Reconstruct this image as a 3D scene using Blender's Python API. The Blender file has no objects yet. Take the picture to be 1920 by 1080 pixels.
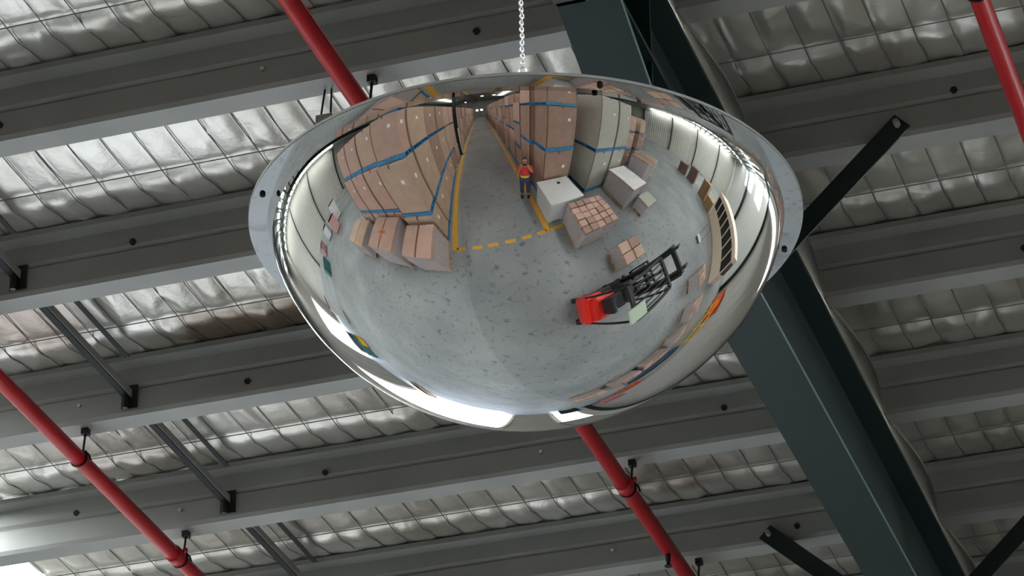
import bpy, bmesh, math, random
from mathutils import Vector, Matrix, noise
random.seed(7)
SC = bpy.context.scene
COL = SC.collection
PI = math.pi

# ------------------------------------------------------------------ camera
F_PX, PITCH, ROLL, PSI = 6390.31, 29.3156, 1.057, 17.7158
CAMZ = 1.667
pi_, ro_, ps_ = (math.radians(v) for v in (PITCH, ROLL, PSI))
fw = Vector((-math.sin(ps_)*math.cos(pi_), math.cos(ps_)*math.cos(pi_), math.sin(pi_)))
rt = Vector((math.cos(ps_), math.sin(ps_), 0))
up = rt.cross(fw)
r2 = math.cos(ro_)*rt - math.sin(ro_)*up
u2 = math.sin(ro_)*rt + math.cos(ro_)*up
cd = bpy.data.cameras.new('camera'); cam = bpy.data.objects.new('camera', cd); COL.objects.link(cam)
cd.sensor_width = 36.0; cd.lens = F_PX*36.0/1920.0; cd.clip_start = 0.02; cd.clip_end = 400
M3 = Matrix((r2, u2, -fw)).transposed()
cam.matrix_world = Matrix.Translation((0, 0, CAMZ)) @ M3.to_4x4()
SC.camera = cam

# ------------------------------------------------------------------ world, exposure, render look
SKY_STRENGTH = 5.0
SKYLIGHT = 13.0
EXPOSURE = 0.56
w = bpy.data.worlds.new('sky'); SC.world = w; w.use_nodes = True
nt = w.node_tree; nt.nodes.clear()
o_ = nt.nodes.new('ShaderNodeOutputWorld'); b_ = nt.nodes.new('ShaderNodeBackground')
tc = nt.nodes.new('ShaderNodeTexCoord'); sx = nt.nodes.new('ShaderNodeSeparateXYZ'); cr = nt.nodes.new('ShaderNodeValToRGB')
nt.links.new(tc.outputs['Generated'], sx.inputs[0]); nt.links.new(sx.outputs['Z'], cr.inputs[0])
cr.color_ramp.elements[0].position = 0.0; cr.color_ramp.elements[0].color = (0.80, 0.87, 1.0, 1)
cr.color_ramp.elements[1].position = 0.7; cr.color_ramp.elements[1].color = (0.60, 0.74, 1.0, 1)
nt.links.new(cr.outputs[0], b_.inputs[0]); b_.inputs[1].default_value = SKY_STRENGTH
nt.links.new(b_.outputs[0], o_.inputs[0])
SC.view_settings.view_transform = 'Standard'; SC.view_settings.look = 'None'
SC.view_settings.exposure = EXPOSURE; SC.view_settings.gamma = 1.0
SC.view_settings.use_curve_mapping = False
SC.cycles.max_bounces = 10; SC.cycles.diffuse_bounces = 4; SC.cycles.glossy_bounces = 5
SC.cycles.caustics_reflective = False; SC.cycles.caustics_refractive = False
SC.cycles.use_denoising = True

sl_ = bpy.data.lights.new('sun', 'SUN'); sl_.energy = 6.0; sl_.angle = 0.02; sl_.color = (1.0, 0.96, 0.9)
sun = bpy.data.objects.new('sun', sl_); COL.objects.link(sun); sun.location = (-8, 30, 30)
sun.rotation_euler = Vector((0.10, -0.50, -0.86)).to_track_quat('-Z', 'Y').to_euler()

# ------------------------------------------------------------------ helpers
def lin(c):
    return tuple((v/12.92 if v <= 0.04045 else ((v+0.055)/1.055)**2.4) for v in c)
def rgb(r, g, b):
    return lin((r/255, g/255, b/255)) + (1,)

MATS = {}
def mat(name, col, rough=0.6, metal=0.0, var=0.0, scale=6.0, bump=0.0, bscale=40.0, col2=None, emis=None, alpha=None, spec=None):
    m = bpy.data.materials.new(name); m.use_nodes = True
    nt = m.node_tree; p = nt.nodes['Principled BSDF']
    p.inputs['Roughness'].default_value = rough; p.inputs['Metallic'].default_value = metal
    if spec is not None: p.inputs['Specular IOR Level'].default_value = spec
    p.inputs['Base Color'].default_value = col
    tco = nt.nodes.new('ShaderNodeTexCoord')
    if var > 0:
        n = nt.nodes.new('ShaderNodeTexNoise'); n.inputs['Scale'].default_value = scale; n.inputs['Detail'].default_value = 6
        nt.links.new(tco.outputs['Object'], n.inputs['Vector'])
        r = nt.nodes.new('ShaderNodeValToRGB')
        c2 = col2 or tuple(max(0, v*(1-var)) for v in col[:3]) + (1,)
        c1 = tuple(min(1, v*(1+var*0.6)) for v in col[:3]) + (1,)
        r.color_ramp.elements[0].position = 0.32; r.color_ramp.elements[1].position = 0.68
        r.color_ramp.elements[0].color = c2; r.color_ramp.elements[1].color = c1
        nt.links.new(n.outputs['Fac'], r.inputs[0]); nt.links.new(r.outputs[0], p.inputs['Base Color'])
    if bump > 0:
        n2 = nt.nodes.new('ShaderNodeTexNoise'); n2.inputs['Scale'].default_value = bscale; n2.inputs['Detail'].default_value = 4
        nt.links.new(tco.outputs['Object'], n2.inputs['Vector'])
        bp = nt.nodes.new('ShaderNodeBump'); bp.inputs['Strength'].default_value = bump; bp.inputs['Distance'].default_value = 0.02
        nt.links.new(n2.outputs['Fac'], bp.inputs['Height']); nt.links.new(bp.outputs[0], p.inputs['Normal'])
    if emis:
        p.inputs['Emission Color'].default_value = emis[0]; p.inputs['Emission Strength'].default_value = emis[1]
    if alpha is not None: p.inputs['Alpha'].default_value = alpha
    MATS[name] = m
    return m

class MB:
    """collects primitives and links them as one mesh object"""
    def __init__(s): s.v = []; s.f = []; s.mi = []
    def add(s, vs, fs, mi=0):
        o = len(s.v); s.v += [tuple(v) for v in vs]; s.f += [tuple(i+o for i in f) for f in fs]; s.mi += [mi]*len(fs)
        return s
    def box(s, x0, x1, y0, y1, z0, z1, mi=0):
        vs = [(x0,y0,z0),(x1,y0,z0),(x1,y1,z0),(x0,y1,z0),(x0,y0,z1),(x1,y0,z1),(x1,y1,z1),(x0,y1,z1)]
        return s.add(vs, [(3,2,1,0),(4,5,6,7),(0,1,5,4),(1,2,6,5),(2,3,7,6),(3,0,4,7)], mi)
    def bbox(s, x0, x1, y0, y1, z0, z1, b=0.02, mi=0):
        """box with chamfered edges"""
        bm = bmesh.new(); bmesh.ops.create_cube(bm, size=1)
        for v in bm.verts: v.co = Vector((x0+(v.co.x+.5)*(x1-x0), y0+(v.co.y+.5)*(y1-y0), z0+(v.co.z+.5)*(z1-z0)))
        bmesh.ops.bevel(bm, geom=bm.edges[:], offset=b, segments=2, affect='EDGES', profile=0.6)
        bm.verts.index_update()
        s.add([v.co[:] for v in bm.verts], [[v.index for v in f.verts] for f in bm.faces], mi); bm.free()
        return s
    def bar(s, a, b, wx, wz, mi=0, upv=(0,0,1)):
        """rectangular bar from a to b"""
        a, b = Vector(a), Vector(b); d = (b-a).normalized(); u = Vector(upv)
        if abs(d.dot(u)) > 0.98: u = Vector((0,1,0))
        x = d.cross(u).normalized(); z = x.cross(d)
        vs = []
        for p in (a, b):
            for sx_, sz_ in ((-1,-1),(1,-1),(1,1),(-1,1)): vs.append(p + x*sx_*wx/2 + z*sz_*wz/2)
        return s.add(vs, [(0,1,2,3),(7,6,5,4),(0,4,5,1),(1,5,6,2),(2,6,7,3),(3,7,4,0)], mi)
    def tube(s, pts, r, n=12, mi=0, caps=True):
        pts = [Vector(p) for p in pts]; o = len(s.v); rr = r if isinstance(r, (list, tuple)) else [r]*len(pts)
        for i, p in enumerate(pts):
            d = (pts[min(i+1, len(pts)-1)] - pts[max(i-1, 0)]).normalized()
            u = Vector((0,0,1)) if abs(d.z) < 0.95 else Vector((1,0,0))
            x = d.cross(u).normalized(); y = x.cross(d)
            for k in range(n):
                t = 2*PI*k/n; s.v.append(tuple(p + (x*math.cos(t) + y*math.sin(t))*rr[i]))
        for i in range(len(pts)-1):
            for k in range(n):
                s.f.append((o+i*n+k, o+i*n+(k+1) % n, o+(i+1)*n+(k+1) % n, o+(i+1)*n+k)); s.mi.append(mi)
        if caps:
            s.f.append(tuple(o+k for k in range(n))[::-1]); s.mi.append(mi)
            s.f.append(tuple(o+(len(pts)-1)*n+k for k in range(n))); s.mi.append(mi)
        return s
    def lathe(s, prof, n=48, c=(0,0,0), mi=0, close=False):
        o = len(s.v); m = len(prof)
        for (r, z) in prof:
            for k in range(n):
                t = 2*PI*k/n; s.v.append((c[0]+r*math.cos(t), c[1]+r*math.sin(t), c[2]+z))
        for i in range(m-1 + (1 if close else 0)):
            j = (i+1) % m
            for k in range(n):
                s.f.append((o+i*n+k, o+i*n+(k+1) % n, o+j*n+(k+1) % n, o+j*n+k)); s.mi.append(mi)
        return s
    def torus(s, c, R, r, axis='z', n=16, m=8, mi=0, stretch=None):
        o = len(s.v)
        for i in range(n):
            t = 2*PI*i/n
            for k in range(m):
                q = 2*PI*k/m
                x, y, z = (R+r*math.cos(q))*math.cos(t), (R+r*math.cos(q))*math.sin(t), r*math.sin(q)
                if stretch: x *= stretch
                if axis == 'x': x, y, z = z, y, x
                if axis == 'y': x, y, z = y, z, x
                s.v.append((c[0]+x, c[1]+y, c[2]+z))
        for i in range(n):
            for k in range(m):
                s.f.append((o+i*m+k, o+((i+1) % n)*m+k, o+((i+1) % n)*m+(k+1) % m, o+i*m+(k+1) % m)); s.mi.append(mi)
        return s
    def mesh(s, name, mats, smooth=False):
        me = bpy.data.meshes.new(name); me.from_pydata(s.v, [], s.f)
        for m in (mats if isinstance(mats, (list, tuple)) else [mats]): me.materials.append(m)
        me.polygons.foreach_set('material_index', s.mi)
        bm = bmesh.new(); bm.from_mesh(me); bmesh.ops.recalc_face_normals(bm, faces=bm.faces); bm.to_mesh(me); bm.free()
        if smooth: me.polygons.foreach_set('use_smooth', [True]*len(me.polygons))
        me.update(); return me
    def obj(s, name, mats, parent=None, smooth=False):
        o = bpy.data.objects.new(name, s.mesh(name, mats, smooth)); COL.objects.link(o)
        if parent: o.parent = parent
        return o

def tag(o, label=None, cat=None, group=None, kind=None):
    if label: o['label'] = label
    if cat: o['category'] = cat
    if group: o['group'] = group
    if kind: o['kind'] = kind
    return o
def thing(name, label, cat, loc=(0,0,0), rotz=0, group=None):
    o = bpy.data.objects.new(name, None); COL.objects.link(o); o.location = loc; o.rotation_euler = (0,0,rotz)
    o.empty_display_size = 0.1
    return tag(o, label, cat, group)
def part(name, me, parent, loc=(0,0,0)):
    o = bpy.data.objects.new(name, me); COL.objects.link(o); o.parent = parent; o.location = loc
    return o

# ------------------------------------------------------------------ materials
m_galv = mat('galvanised_steel', rgb(166,168,163), 0.6, 0.1, 0.10, 3.0)
m_teal = mat('teal_paint', rgb(29,51,52), 0.45, 0.0, 0.12, 2.0)
m_teal_d = mat('dark_teal_paint', rgb(22,40,38), 0.5, 0.0, 0.1, 3.0)
m_strut = mat('dark_strut_paint', rgb(27,32,30), 0.7)
m_red = mat('red_pipe_paint', rgb(186,20,32), 0.38, 0.0, 0.08, 5.0)
m_black = mat('black_steel', rgb(26,26,26), 0.5)
m_mirror = mat('mirror_acrylic', (0.70,0.70,0.69,1), 0.0, 1.0)
m_edge = mat('grey_acrylic_edge', rgb(110,114,112), 0.5)
m_edge2 = mat('teal_edge_highlight', rgb(112,142,140), 0.3)  # highlight tone for the rafter's flange edge
m_chain = mat('zinc_chain', (0.85,0.86,0.86,1), 0.28, 0.9)
m_screw = mat('zinc_screw', (0.8,0.8,0.78,1), 0.3, 0.9)
m_skyl = mat('translucent_roof_sheet', (0.9,0.95,0.95,1), 0.5, emis=((0.93,0.98,1.0,1), SKYLIGHT))
m_lamp = mat('lamp_diffuser', (0.95,0.95,0.95,1), 0.5, emis=((1,0.98,0.95,1), 110.0))
m_wall = mat('cream_wall_sheet', rgb(205,203,192), 0.5, 0.1, 0.06, 1.5)
m_conc = mat('concrete_panel', rgb(150,146,140), 0.8, 0.0, 0.08, 1.5)
m_card = mat('cardboard', rgb(186,158,136), 0.75, 0.0, 0.10, 3.0)
m_card2 = mat('pinkish_cardboard', rgb(186,152,136), 0.75, 0.0, 0.10, 3.0)
m_card3 = mat('dark_cardboard', rgb(158,128,112), 0.75, 0.0, 0.12, 3.0)
m_cardg = mat('grey_white_board', rgb(176,172,160), 0.7, 0.0, 0.06, 3.0)
m_tape = mat('brown_tape', rgb(112,70,42), 0.4)
m_label = mat('white_sticker', rgb(235,232,225), 0.5)
m_blue = mat('blue_pallet_paint', rgb(60,128,170), 0.6, 0.0, 0.25, 8.0)
m_wood = mat('pallet_timber', rgb(196,164,124), 0.8, 0.0, 0.22, 8.0)
m_wrap = mat('stretch_wrap', rgb(190,190,195), 0.22, 0.0, 0.12, 9.0, bump=0.9, bscale=14.0)
m_white = mat('white_poly_crate', rgb(200,200,195), 0.45, 0.0, 0.04, 4.0)
m_yel = mat('yellow_line_paint', rgb(220,164,58), 0.6, 0.0, 0.10, 14.0)
m_yellow = mat('yellow_paint', rgb(232,182,40), 0.45)
m_orange = mat('orange_plastic', rgb(232,92,40), 0.5)
m_cream = mat('cream_paint', rgb(232,212,190), 0.55, 0.0, 0.05, 3.0)
m_glass = mat('dark_glass', rgb(40,40,38), 0.12)
m_fred = mat('forklift_red', rgb(226,44,30), 0.35)
m_fgrey = mat('forklift_grey', rgb(52,56,54), 0.5)
m_rub = mat('tyre_rubber', rgb(24,24,24), 0.8)
m_seat = mat('pale_green_vinyl', rgb(176,190,168), 0.6)
m_pink = mat('pink_bag', rgb(206,160,156), 0.6, 0.0, 0.2, 6.0)
m_tealbin = mat('teal_plastic', rgb(60,120,118), 0.5)
m_whitep = mat('white_film', rgb(226,224,222), 0.4, 0.0, 0.08, 4.0, bump=0.5, bscale=10)
m_ground = mat('outdoor_concrete', rgb(165,163,158), 0.9, 0.0, 0.1, 0.5)

# foil: wrinkled reflective insulation facing with a brown water stain
def foil_material(name, stains=()):
    m = bpy.data.materials.new(name); m.use_nodes = True; nt = m.node_tree; p = nt.nodes['Principled BSDF']
    p.inputs['Metallic'].default_value = 0.6; p.inputs['Roughness'].default_value = 0.37
    g = nt.nodes.new('ShaderNodeNewGeometry')
    n = nt.nodes.new('ShaderNodeTexNoise'); n.inputs['Scale'].default_value = 1.6; n.inputs['Detail'].default_value = 8
    nt.links.new(g.outputs['Position'], n.inputs['Vector'])
    r = nt.nodes.new('ShaderNodeValToRGB')
    r.color_ramp.elements[0].position = 0.3; r.color_ramp.elements[0].color = rgb(176,172,160)
    r.color_ramp.elements[1].position = 0.7; r.color_ramp.elements[1].color = rgb(214,212,203)
    nt.links.new(n.outputs['Fac'], r.inputs[0])
    last = r.outputs[0]
    for (cx, cy, rx, ry, col, amt) in stains:
        mp = nt.nodes.new('ShaderNodeVectorMath'); mp.operation = 'SUBTRACT'; mp.inputs[1].default_value = (cx, cy, 0)
        nt.links.new(g.outputs['Position'], mp.inputs[0])
        sc_ = nt.nodes.new('ShaderNodeVectorMath'); sc_.operation = 'MULTIPLY'; sc_.inputs[1].default_value = (1/rx, 1/ry, 0)
        nt.links.new(mp.outputs[0], sc_.inputs[0])
        ln = nt.nodes.new('ShaderNodeVectorMath'); ln.operation = 'LENGTH'; nt.links.new(sc_.outputs[0], ln.inputs[0])
        n3 = nt.nodes.new('ShaderNodeTexNoise'); n3.inputs['Scale'].default_value = 5; n3.inputs['Detail'].default_value = 5
        nt.links.new(g.outputs['Position'], n3.inputs['Vector'])
        ad = nt.nodes.new('ShaderNodeMath'); ad.operation = 'MULTIPLY_ADD'; ad.inputs[1].default_value = 1.0
        nt.links.new(n3.outputs['Fac'], ad.inputs[0]); nt.links.new(ln.outputs['Value'], ad.inputs[2])
        rp = nt.nodes.new('ShaderNodeMapRange'); rp.inputs['From Min'].default_value = 1.1; rp.inputs['From Max'].default_value = 1.7
        rp.inputs['To Min'].default_value = amt; rp.inputs['To Max'].default_value = 0
        nt.links.new(ad.outputs[0], rp.inputs[0])
        mx = nt.nodes.new('ShaderNodeMix'); mx.data_type = 'RGBA'; mx.inputs['B'].default_value = col
        nt.links.new(rp.outputs[0], mx.inputs['Factor']); nt.links.new(last, mx.inputs['A']); last = mx.outputs['Result']
    nt.links.new(last, p.inputs['Base Color'])
    n2 = nt.nodes.new('ShaderNodeTexNoise'); n2.inputs['Scale'].default_value = 22; n2.inputs['Detail'].default_value = 5; n2.inputs['Distortion'].default_value = 0.8
    nt.links.new(g.outputs['Position'], n2.inputs['Vector'])
    bp = nt.nodes.new('ShaderNodeBump'); bp.inputs['Strength'].default_value = 0.22; bp.inputs['Distance'].default_value = 0.01
    nt.links.new(n2.outputs['Fac'], bp.inputs['Height']); nt.links.new(bp.outputs[0], p.inputs['Normal'])
    return m
m_foil = foil_material('insulation_foil', [(-5.33,12.79,0.5,0.24,rgb(104,84,60),0.9), (-6.3,12.4,0.3,0.3,rgb(150,120,104),0.5),
                                           (-3.95,14.95,0.3,0.2,rgb(120,100,88),0.6), (-6.4,13.75,0.35,0.3,rgb(150,135,125),0.5)])
m_foil0 = foil_material('plain_foil')

# floor: power-trowelled concrete, a darker pour beyond the joint, dirt spots and tyre marks
def floor_material():
    m = bpy.data.materials.new('concrete_floor'); m.use_nodes = True; nt = m.node_tree; p = nt.nodes['Principled BSDF']
    p.inputs['Roughness'].default_value = 0.5
    g = nt.nodes.new('ShaderNodeNewGeometry')
    def nz(scale, detail=6, dist=0.0):
        n = nt.nodes.new('ShaderNodeTexNoise'); n.inputs['Scale'].default_value = scale; n.inputs['Detail'].default_value = detail
        n.inputs['Distortion'].default_value = dist; nt.links.new(g.outputs['Position'], n.inputs['Vector']); return n
    def ramp(src, a, ca, b, cb):
        r = nt.nodes.new('ShaderNodeValToRGB'); r.color_ramp.elements[0].position = a; r.color_ramp.elements[0].color = ca
        r.color_ramp.elements[1].position = b; r.color_ramp.elements[1].color = cb; nt.links.new(src, r.inputs[0]); return r.outputs[0]
    def mul(a, b):
        x = nt.nodes.new('ShaderNodeMix'); x.data_type = 'RGBA'; x.blend_type = 'MULTIPLY'; x.inputs['Factor'].default_value = 1
        nt.links.new(a, x.inputs['A']); nt.links.new(b, x.inputs['B']); return x.outputs['Result']
    base = ramp(nz(0.5, 8).outputs['Fac'], 0.3, rgb(126,131,132), 0.7, rgb(160,163,162))
    spots = ramp(nz(5.5, 3, 0.6).outputs['Fac'], 0.28, (0.50,0.51,0.52,1), 0.42, (1,1,1,1))
    fine = ramp(nz(26, 3).outputs['Fac'], 0.27, (0.62,0.62,0.62,1), 0.42, (1,1,1,1))
    s = nt.nodes.new('ShaderNodeSeparateXYZ'); nt.links.new(g.outputs['Position'], s.inputs[0])
    side = nt.nodes.new('ShaderNodeMath'); side.operation = 'GREATER_THAN'; side.inputs[1].default_value = -2.434
    nt.links.new(s.outputs['X'], side.inputs[0])
    pour = ramp(side.outputs[0], 0.0, (1,1,1,1), 1.0, (0.86,0.865,0.86,1))
    nt.links.new(mul(mul(mul(base, spots), fine), pour), p.inputs['Base Color'])
    return m
m_floor = floor_material()

# ------------------------------------------------------------------ setting
XL, XR, YB, YF = -26.0, 27.0, -46.0, 17.6
ZP = 9.0          # underside of the purlins
tag(MB().box(XL, XR, YB, YF, -0.15, 0).obj('floor', m_floor), kind='structure')
tag(MB().box(XL-60, XR+60, YF+0.02, YF+90, -0.2, -0.03).obj('ground', m_ground), kind='structure')
tag(MB().box(XL, XR, YB, YF+0.3, 9.42, 9.5).obj('ceiling', m_foil0), kind='structure')

def ribbed(mb, a, b, z0, z1, inward, pitch=0.4):
    """sheet wall from a to b with trapezoid ribs standing proud inwards"""
    a, b = Vector((a[0], a[1], 0)), Vector((b[0], b[1], 0)); L = (b-a).length; d = (b-a)/L; n = Vector((inward[0], inward[1], 0))
    pts = []; t = 0
    while t < L:
        for f, h in ((0, 0), (0.5, 0), (0.6, 0.05), (0.9, 0.05)):
            q = t+f*pitch
            if q < L: pts.append(a+d*q+n*h)
        t += pitch
    pts.append(b)
    vs = []
    for q in pts: vs += [(q.x, q.y, z0), (q.x, q.y, z1)]
    back = len(vs)
    for q in (a, b):
        r = q - n*0.12; vs += [(r.x, r.y, z0), (r.x, r.y, z1)]
    fs = [(2*i, 2*i+2, 2*i+3, 2*i+1) for i in range(len(pts)-1)] + [(back+2, back, back+1, back+3)]
    mb.add(vs, fs)
    return mb
tag(ribbed(MB(), (XL, YF), (XL, YB), 0, 9.42, (1, 0), 0.5).obj('wall_left', m_wall), kind='structure')
tag(ribbed(MB(), (XR, YB), (XR, YF), 0, 9.42, (-1, 0), 0.5).obj('wall_right', m_wall), kind='structure')
tag(ribbed(MB(), (XL, YB), (XR, YB), 0, 9.42, (0, 1), 0.5).obj('wall_back', m_wall), kind='structure')
# front wall with three openings
OPEN = [(-22.5, -16.2, 4.7), (-11.9, -6.3, 6.0), (-4.55, -3.5, 3.6)]
fwall = tag(MB().box(XL, -22.5, YF, YF+0.2, 0, 9.42).obj('wall_front', m_conc), kind='structure')
segs = [(-16.2, -11.9), (-6.3, -4.55), (-3.5, XR)]
for a, b in segs:
    nx = max(1, round((b-a)/1.2)); nz_ = 8
    for i in range(nx if b-a < 5 else 0):
        pass
    mb = MB().box(a, b, YF+0.02, YF+0.2, 0, 9.42); mb.obj('wall_pier', m_conc if b < 0 else m_white, fwall)
for a, b, h in OPEN:
    MB().box(a, b, YF+0.02, YF+0.2, h, 9.42).obj('wall_header', m_conc, fwall)
# joints of the precast wall: panels proud of the wall
bw = 1.2
pm = MB().bbox(-0.57, 0.57, -0.02, 0.02, -0.55, 0.55, 0.012).mesh('wall_panel', m_conc)
pm2 = pm.copy(); pm2.materials.clear(); pm2.materials.append(m_white)
for a, b in segs:
    n = max(1, int((b-a)/bw))
    for i in range(n):
        for k in range(8):
            if n > 6 and i > 8: continue
            if n > 6 and k > 4: continue
            o = part('wall_panel', pm if n < 6 else pm2, fwall, (a+(i+.5)*(b-a)/n, YF, 0.6+k*1.16))
            o.scale = ((b-a)/n/1.2, 1, 1)
for i, (a, b, h) in enumerate(OPEN):
    fr = MB().box(a-0.1, a, YF-0.06, YF+0.24, 0, h+0.1).box(b, b+0.1, YF-0.06, YF+0.24, 0, h+0.1).box(a, b, YF-0.06, YF+0.24, h, h+0.1)
    tag(fr.obj('door_%d' % (i+1), m_cream), kind='structure')

tag(MB().box(10.9, 13.6, YF-0.06, YF-0.02, 6.4, 8.9).obj('window_30', m_skyl), kind='structure')
tag(MB().box(15.5, 19.0, YF-0.06, YF-0.02, 6.4, 8.9).obj('window_31', m_skyl), kind='structure')
m_fill = mat('glowing_fill_sheet', (0.9,0.93,0.92,1), 0.5, emis=((0.97,0.99,1.0,1), 7.0))
tag(MB().box(0.2, 10.3, YF-0.06, YF-0.02, 8.25, 8.8).obj('window_32', m_fill), kind='structure')  # glowing band added to brighten the foil right of the rafter
# skylight strips (translucent sheets lit from outside), one sheet per roof strip; the pair reaching far behind the camera is unseen added fill
for i, (x0, x1, y0, y1) in enumerate([(-8.4,-7.43,11.6,YF-0.1), (-8.4,-7.43,-30,9.5), (3.2,4.2,-30,7.5), (-17.4,-16.3,8,YF-0.4), (-24.6,-23.4,-5,YF-0.4), (8.6,9.6,9,YF-0.4), (14.0,15.0,5,YF-0.4), (20.6,21.6,4,YF-0.4), (25.6,26.5,-6,15)]):
    fr = tag(MB().box(x0, x1, y0, y1, 9.30, 9.33).obj('window_%d' % (i+1), m_skyl), kind='structure')

# ------------------------------------------------------------------ roof: purlins, foil blankets, wires
def purlin_mb(x0, x1):
    """Z purlin, y=0 at the far edge of the bottom flange; web faces -y with a stiffening fold"""
    t = 0.012
    prof = [(0, 0.012), (0, 0.0), (-0.115, 0.0), (-0.125, 0.02), (-0.125, 0.13), (-0.112, 0.145), (-0.125, 0.16), (-0.125, 0.245), (-0.225, 0.25), (-0.225, 0.235)]
    back = [(-0.012, 0.012), (-0.105, 0.012), (-0.112, 0.02), (-0.112, 0.13), (-0.1, 0.145), (-0.112, 0.16), (-0.112, 0.262), (-0.225, 0.262)]
    loop = prof + back[::-1]; n = len(loop)
    vs = [(x0, y, z) for y, z in loop] + [(x1, y, z) for y, z in loop]
    fs = [(i, (i+1) % n, n+(i+1) % n, n+i) for i in range(n)]
    return MB().add(vs, fs)
Y0, DY = 10.692, 1.2085
ordn = {-1: 'topmost', 0: 'first', 1: 'second', 2: 'third', 3: 'fourth', 4: 'fifth', 5: 'lowest'}
pur_mesh = purlin_mb(-25.9, 26.9).mesh('purlin', m_galv)
bolt_mesh = MB().tube([(0,-0.004,0),(0,0.012,0)], 0.016, 6).mesh('bolt', m_black)
screw_mesh = MB().tube([(0,-0.012,0),(0,0.0,0)], 0.009, 8).mesh('screw', m_screw)
for k in range(-46, 6):
    y = Y0 + DY*k
    if y < YB+0.5: continue
    if k >= -1:
        lab = {-1: 'grey steel roof purlin cut off by the top edge of the photo', 5: 'grey steel roof purlin lowest in the photo near bottom right corner'}.get(k, 'grey steel roof purlin, %s one from the top running across the photo' % ordn[k])
        t = thing('roof_purlin', lab, 'purlin', (0, y, ZP), 0, 'roof purlins')
        part('channel', pur_mesh, t)
        for bx in (-6.9, -5.55, -3.5, -3.1, -1.9):
            part('bolt', bolt_mesh, t, (bx+0.13*((k*37) % 5)/5, -0.13, 0.07+0.1*((k*7) % 2)))
        for bx in (-6.3, -4.4, -1.62, -1.9+0.3*(k % 3)):
            part('screw', screw_mesh, t, (bx, -0.126, 0.09))
    else:
        o = bpy.data.objects.new('roof_purlin', pur_mesh); COL.objects.link(o); o.location = (0, y, ZP)
        tag(o, 'grey roof purlin behind the photographer seen only in the mirror', 'purlin', 'roof purlins seen only in the mirror')

CX, CY = 0.148, 0.372
def blanket(y0, y1, seed):
    """pillowed foil between two purlins, over the wire net"""
    x0, x1 = -7.42, 0.2
    nx, ny = int((x1-x0)/0.0185), int((y1-y0)/0.026)
    vs = []; X = [x0+(x1-x0)*i/nx for i in range(nx+1)]; Yv = [y0+(y1-y0)*j/ny for j in range(ny+1)]
    for j, y in enumerate(Yv):
        v = (y-y0)/(y1-y0); sag = 0.05*math.sin(PI*v)
        for x in X:
            ox = 0.03*noise.noise(Vector((x*1.3, y*1.3, seed)))
            u = ((x+ox)/CX) % 1.0; ci = math.floor((x+ox)/CX)
            ww = ((y+ox*0.6-y0-0.05)/CY) % 1.0; cj = math.floor((y+ox*0.6-y0-0.05)/CY)
            hsh = math.sin(ci*12.9898+cj*78.233+seed*3.1)*43758.5453; hsh -= math.floor(hsh)
            pil = (1-abs(2*u-1)**2.6)*(1-abs(2*ww-1)**3.0)
            tilt = (hsh-0.5)*0.016*(ww-0.5) + (((hsh*7.3) % 1)-0.5)*0.014*(u-0.5)
            wr = noise.noise(Vector((x*9, y*4.2, seed*1.7)))*0.0035 + noise.noise(Vector((x*24+y*9, y*13, seed)))*0.0016
            rid = abs(noise.noise(Vector((x*5.1+0.7*y, y*2.0, seed*0.7+9))))
            crease = 0.010*max(0, 1-rid*9)*(1 if hsh > 0.35 else 0.3)
            amp = 1+2.2*max(0, min(1, (x+3.3)/0.8))*max(0, min(1, (0.1-x)/1.6))
            wr *= amp
            vc = 0.665+0.012*noise.noise(Vector((x*2.3, seed*2.0, 1)))
            lump = 0.017*math.exp(-((v-vc-0.07)/0.06)**2)*(0.8+0.6*noise.noise(Vector((x*5.5, seed, 4)))) - 0.010*math.exp(-((v-vc)/0.018)**2)
            vs.append((x, y, -sag - lump - pil*(0.007+0.009*hsh) + tilt*pil*1.6 + wr*1.1 - crease*0.9))
    fs = []
    for j in range(ny):
        r0 = j*(nx+1)
        for i in range(nx): fs.append((r0+i, r0+i+1, r0+nx+2+i, r0+nx+1+i))
    me = bpy.data.meshes.new('insulation_blanket'); me.from_pydata(vs, [], fs); me.materials.append(m_foil)
    me.polygons.foreach_set('use_smooth', [True]*len(fs))
    return me
m_wire = mat('net_wire', rgb(128,128,124), 0.5, 0.3)
for k in range(-1, 5):
    ya, yb = Y0+DY*k-0.13, Y0+DY*(k+1)-0.132
    names = {-1: 'at the top edge of the photo', 0: 'left of the mirror rim, under the first purlin', 1: 'just below the second purlin, with a brown water stain',
             2: 'between the third and fourth purlins', 3: 'between the fourth and fifth purlins near the bottom', 4: 'dim, at the bottom edge of the photo'}
    o = bpy.data.objects.new('insulation_blanket', blanket(ya, yb, k+3)); COL.objects.link(o); o.location = (0, 0, ZP+0.29)
    tag(o, 'silver quilted foil insulation blanket ' + names[k], 'insulation', 'foil blankets between the purlins')
    mb = MB()
    x = -7.4
    n = 0
    while x < 0.2:
        q = math.ceil(x/CX)*CX
        pts = [(q, ya+(yb-ya)*f, -0.05*math.sin(PI*f)-0.009-0.018*math.exp(-((f-0.735)/0.065)**2)) for f in (0, .15, .3, .45, .6, .68, .74, .79, .84, .89, .95, 1)]
        mb.tube(pts, 0.0028, 4, caps=False); x += CX
    for f in range(4):
        y = ya+0.05+CY*f
        if y < yb: 
            zz = -0.05*math.sin(PI*(y-ya)/(yb-ya))-0.012
            mb.tube([(-7.4, y, zz), (0.2, y, zz)], 0.0032, 4, caps=False)
    c = mb.obj('wire_net', m_wire, o); tag(c, kind='stuff')

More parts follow.
